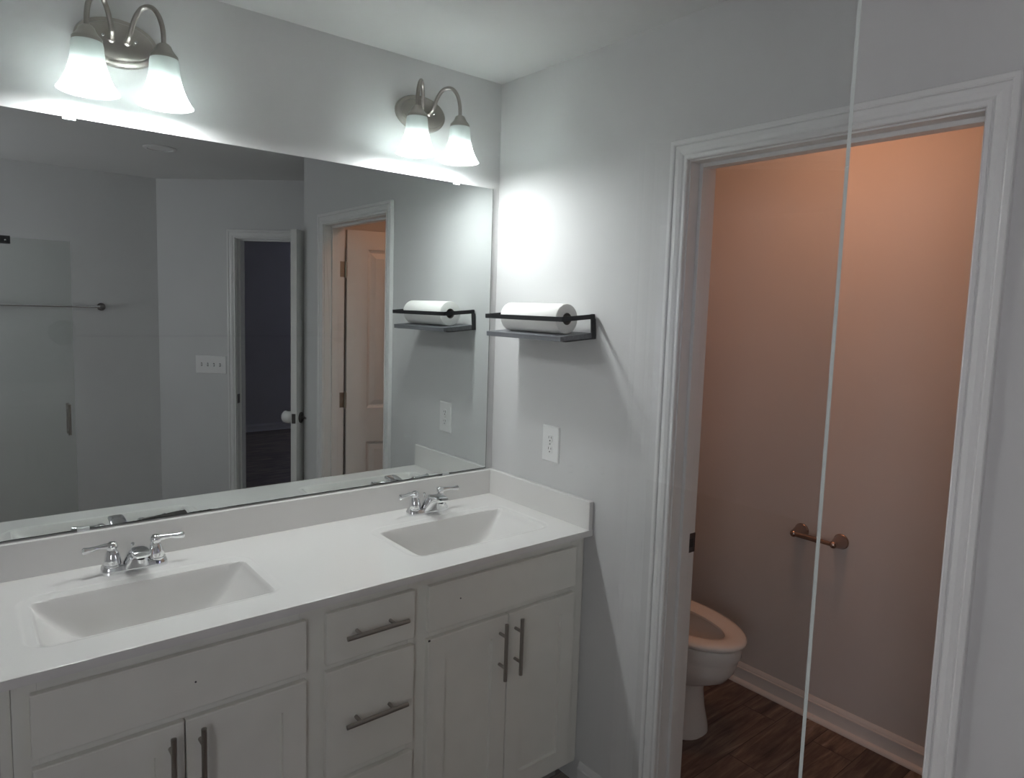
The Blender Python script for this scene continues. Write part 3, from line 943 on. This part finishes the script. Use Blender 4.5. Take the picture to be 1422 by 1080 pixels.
# ------------------------------------------------------------------ recessed ceiling downlight (off)
dl = thing('ceiling_downlight', 'unlit round white downlight in the ceiling, reflected near the mirror top', 'ceiling light', (-0.68, -2.22, H))
bm = BM(); lathe(bm, [(0.086, -0.0005), (0.086, -0.004), (0.080, -0.008), (0.066, -0.009), (0.064, -0.0005)], (-0.68, -2.22, H), 'z', 40, closed=True)
obj('trim_ring', bm, 'plastic', dl, world=True, smooth=True)
bm = BM(); lathe(bm, [(0, -0.004), (0.0635, -0.004), (0.0635, -0.001), (0, -0.001)], (-0.68, -2.22, H), 'z', 40)
obj('lens', bm, 'plastic', dl, world=True)

# ------------------------------------------------------------------ glass shower door in front of the camera's left
GY = -1.865
GXE, GX0, GZ0, GZ1 = -1.157, -1.90, 0.012, 1.877
sd = thing('shower_door', 'clear glass shower door with a polished edge crossing the view', 'shower door', (-1.53, GY, 0))
bm = BM()
v, fs = box(bm, GX0, GXE, GY-0.0013, GY+0.0013, GZ0, GZ1)
for f in fs:
    if abs(f.calc_center_median().y - GY) < 0.001: f.material_index = 1
obj('glass_pane', bm, ['glass', 'glassedge'], sd, world=True)
bm = BM()
box(bm, -1.90, -1.3885, GY-0.008, GY-0.0027, GZ1-0.030, GZ1+0.004); box(bm, -1.90, -1.3885, GY+0.0027, GY+0.008, GZ1-0.030, GZ1+0.004)
box(bm, -1.90, -1.3885, GY-0.008, GY+0.008, GZ1+0.0005, GZ1+0.006)
cl = obj('top_clamp', bm, 'black', sd, world=True, bevel=0.0008)
cl['label'] = 'black clamp along the top edge'
bm = BM(); lathe(bm, [(0, 0.008), (0.005, 0.008), (0.004, 0.0105), (0, 0.011)], (-1.407, GY, GZ1-0.014), 'y', 14)
obj('screw', bm, 'chrome', cl, world=True)
bm = BM()
for s in (-1, 1):
    cyl(bm, (-1.185, GY+0.030*s, 0.945), (-1.185, GY+0.030*s, 1.095), 0.0075, 16)
    for z in (0.965, 1.075): cyl(bm, (-1.185, GY+0.030*s, z), (-1.185, GY+0.0028*s, z), 0.0065, 14)
obj('handle', bm, 'nickel', sd, world=True, smooth=True)
bm = BM(); box(bm, GX0, GXE, GY-0.005, GY+0.005, 0.0, 0.0118)
obj('bottom_seal', bm, 'clip', sd, world=True)

# ------------------------------------------------------------------ toilet
TC = 0.575
to = thing('toilet', 'white toilet with the seat down beyond the doorway', 'toilet', (TC, -0.40, 0))
def egg(hw, yf, yb, z, n=48, e=1.0):
    """outline at height z: widest point one third from the back"""
    ym = yb + (yf-yb)*0.42
    pts = []
    for k in range(n):
        a = 2*pi*k/n
        ca, sa = cos(a), sin(a)
        ly = (yf-ym) if sa > 0 else (ym-yb)
        x = hw*math.copysign(abs(ca)**e, ca)
        pts.append(Vector((TC+x, ym+ly*abs(sa)**1.0*(1 if sa > 0 else -1), z)))
    return pts
bm = BM()
loft(bm, [egg(0.140, -0.638, -0.10, 0.0, e=0.75), egg(0.136, -0.636, -0.10, 0.03, e=0.75), egg(0.124, -0.622, -0.10, 0.10, e=0.8), egg(0.119, -0.616, -0.10, 0.17, e=0.85),
          egg(0.122, -0.624, -0.10, 0.205, e=0.95), egg(0.138, -0.670, -0.10, 0.228), egg(0.155, -0.716, -0.11, 0.255), egg(0.166, -0.745, -0.12, 0.295), egg(0.170, -0.756, -0.12, 0.330), egg(0.171, -0.758, -0.13, 0.345), egg(0.177, -0.768, -0.13, 0.358),
          egg(0.178, -0.769, -0.13, 0.385), egg(0.176, -0.766, -0.13, 0.398), egg(0.168, -0.757, -0.14, 0.402),
          egg(0.125, -0.712, -0.26, 0.402), egg(0.118, -0.702, -0.27, 0.385), egg(0.105, -0.67, -0.29, 0.32), egg(0.075, -0.60, -0.33, 0.24), egg(0.04, -0.53, -0.38, 0.20)])
obj('bowl', bm, 'porcelain', to, world=True, smooth=True)
bm = BM()
So = dict(hw=0.183, yf=-0.783, yb=-0.225); Si = dict(hw=0.104, yf=-0.700, yb=-0.285)
def sr(t, z): return egg(So['hw']+(Si['hw']-So['hw'])*t, So['yf']+(Si['yf']-So['yf'])*t, So['yb']+(Si['yb']-So['yb'])*t, z)
loft(bm, [sr(0.06, 0.408), sr(0, 0.414), sr(0.0, 0.422), sr(0.08, 0.430), sr(0.3, 0.434), sr(0.6, 0.433), sr(0.9, 0.428), sr(1, 0.421), sr(1.0, 0.412), sr(0.95, 0.408)], close=True)
obj('seat', bm, 'porcelain', to, world=True, smooth=True)
bm = BM()   # lid standing up against the tank
def lidr(sc, y):
    out = []
    for p in egg(0.183*sc, 0.555*sc, 0.0, 0.0):
        out.append(Vector((p.x, y - 0.06*(p.y/0.555), 0.44+p.y)))
    return out
bm2 = [lidr(0.97, -0.262), lidr(1, -0.258), lidr(1, -0.250), lidr(0.97, -0.246)]
bmesh_pts = [[Vector((p.x, p.y+0.12*((p.z-0.44)/0.555)*0.55, min(p.z, 0.85))) for p in r] for r in bm2]
loft(bm, bmesh_pts)
obj('lid', bm, 'porcelain', to, world=True, smooth=True)
bm = BM()
def rrect(hx, y0, y1, z, r=0.03, n=6):
    pts = []
    for (cx, cy, a0) in ((hx-r, y1-r, 0), (-hx+r, y1-r, pi/2), (-hx+r, y0+r, pi), (hx-r, y0+r, 3*pi/2)):
        for k in range(n+1):
            a = a0 + (pi/2)*k/n
            pts.append(Vector((TC+cx+r*cos(a), cy+r*sin(a), z)))
    return pts
loft(bm, [rrect(0.195, -0.215, -0.035, 0.403), rrect(0.200, -0.220, -0.035, 0.45), rrect(0.215, -0.225, -0.035, 0.74)])
obj('tank', bm, 'porcelain', to, world=True, smooth=True)
bm = BM()
loft(bm, [rrect(0.222, -0.232, -0.032, 0.741), rrect(0.224, -0.234, -0.030, 0.765), rrect(0.214, -0.224, -0.038, 0.778)])
obj('tank_lid', bm, 'porcelain', to, world=True, smooth=True)
bm = BM(); cyl(bm, (TC-0.17, -0.222, 0.685), (TC-0.17, -0.240, 0.685), 0.011, 14); tube(bm, [(TC-0.17, -0.240, 0.685), (TC-0.12, -0.243, 0.681), (TC-0.085, -0.243, 0.678)], [0.006, 0.005, 0.006], 12)
obj('flush_lever', bm, 'chrome', to, world=True, smooth=True)

# ------------------------------------------------------------------ toilet paper holder
tp = thing('toilet_paper_holder', 'empty bronze-toned toilet paper holder on the warm-lit wall', 'toilet paper holder', (XT, -0.812, 0.757))
PX = XT-0.066
for y, s in ((-0.730, -1), (-0.892, 1)):
    bm = BM()
    lathe(bm, [(0, 0), (0.030, -0.0005), (0.030, -0.005), (0.0275, -0.007), (0.0265, -0.011), (0.0245, -0.022), (0.0195, -0.042), (0.0145, -0.054), (0.012, -0.060)], (XT, y, 0.757), 'x', 28)
    sphere(bm, (PX, y, 0.757), 0.0150, 18, 10)
    obj('post', bm, 'bronze', tp, world=True, smooth=True)
bm = BM()
cyl(bm, (PX, -0.738, 0.757), (PX, -0.826, 0.757), 0.0115, 18)
cyl(bm, (PX, -0.824, 0.757), (PX, -0.830, 0.757), 0.0128, 18)
cyl(bm, (PX, -0.828, 0.757), (PX, -0.884, 0.757), 0.0088, 18)
obj('roller', bm, 'bronze', tp, world=True, smooth=True)

# ------------------------------------------------------------------ toilet room ceiling lamp
tl_ = thing('ceiling_lamp', 'warm glowing flush ceiling lamp of the small toilet room', 'ceiling light', (0.50, -0.86, H))
bm = BM(); lathe(bm, [(0, -0.0005), (0.11, -0.0005), (0.11, -0.02), (0.09, -0.026), (0, -0.026)], (0.50, -0.86, H), 'z', 36)
obj('base', bm, 'nickel', tl_, world=True, smooth=True)
bm = BM(); lathe(bm, [(0.095, -0.026), (0.094, -0.045), (0.08, -0.065), (0.05, -0.08), (0, -0.086)], (0.50, -0.86, H), 'z', 36)
obj('dome', bm, 'warmlamp', tl_, world=True, smooth=True)
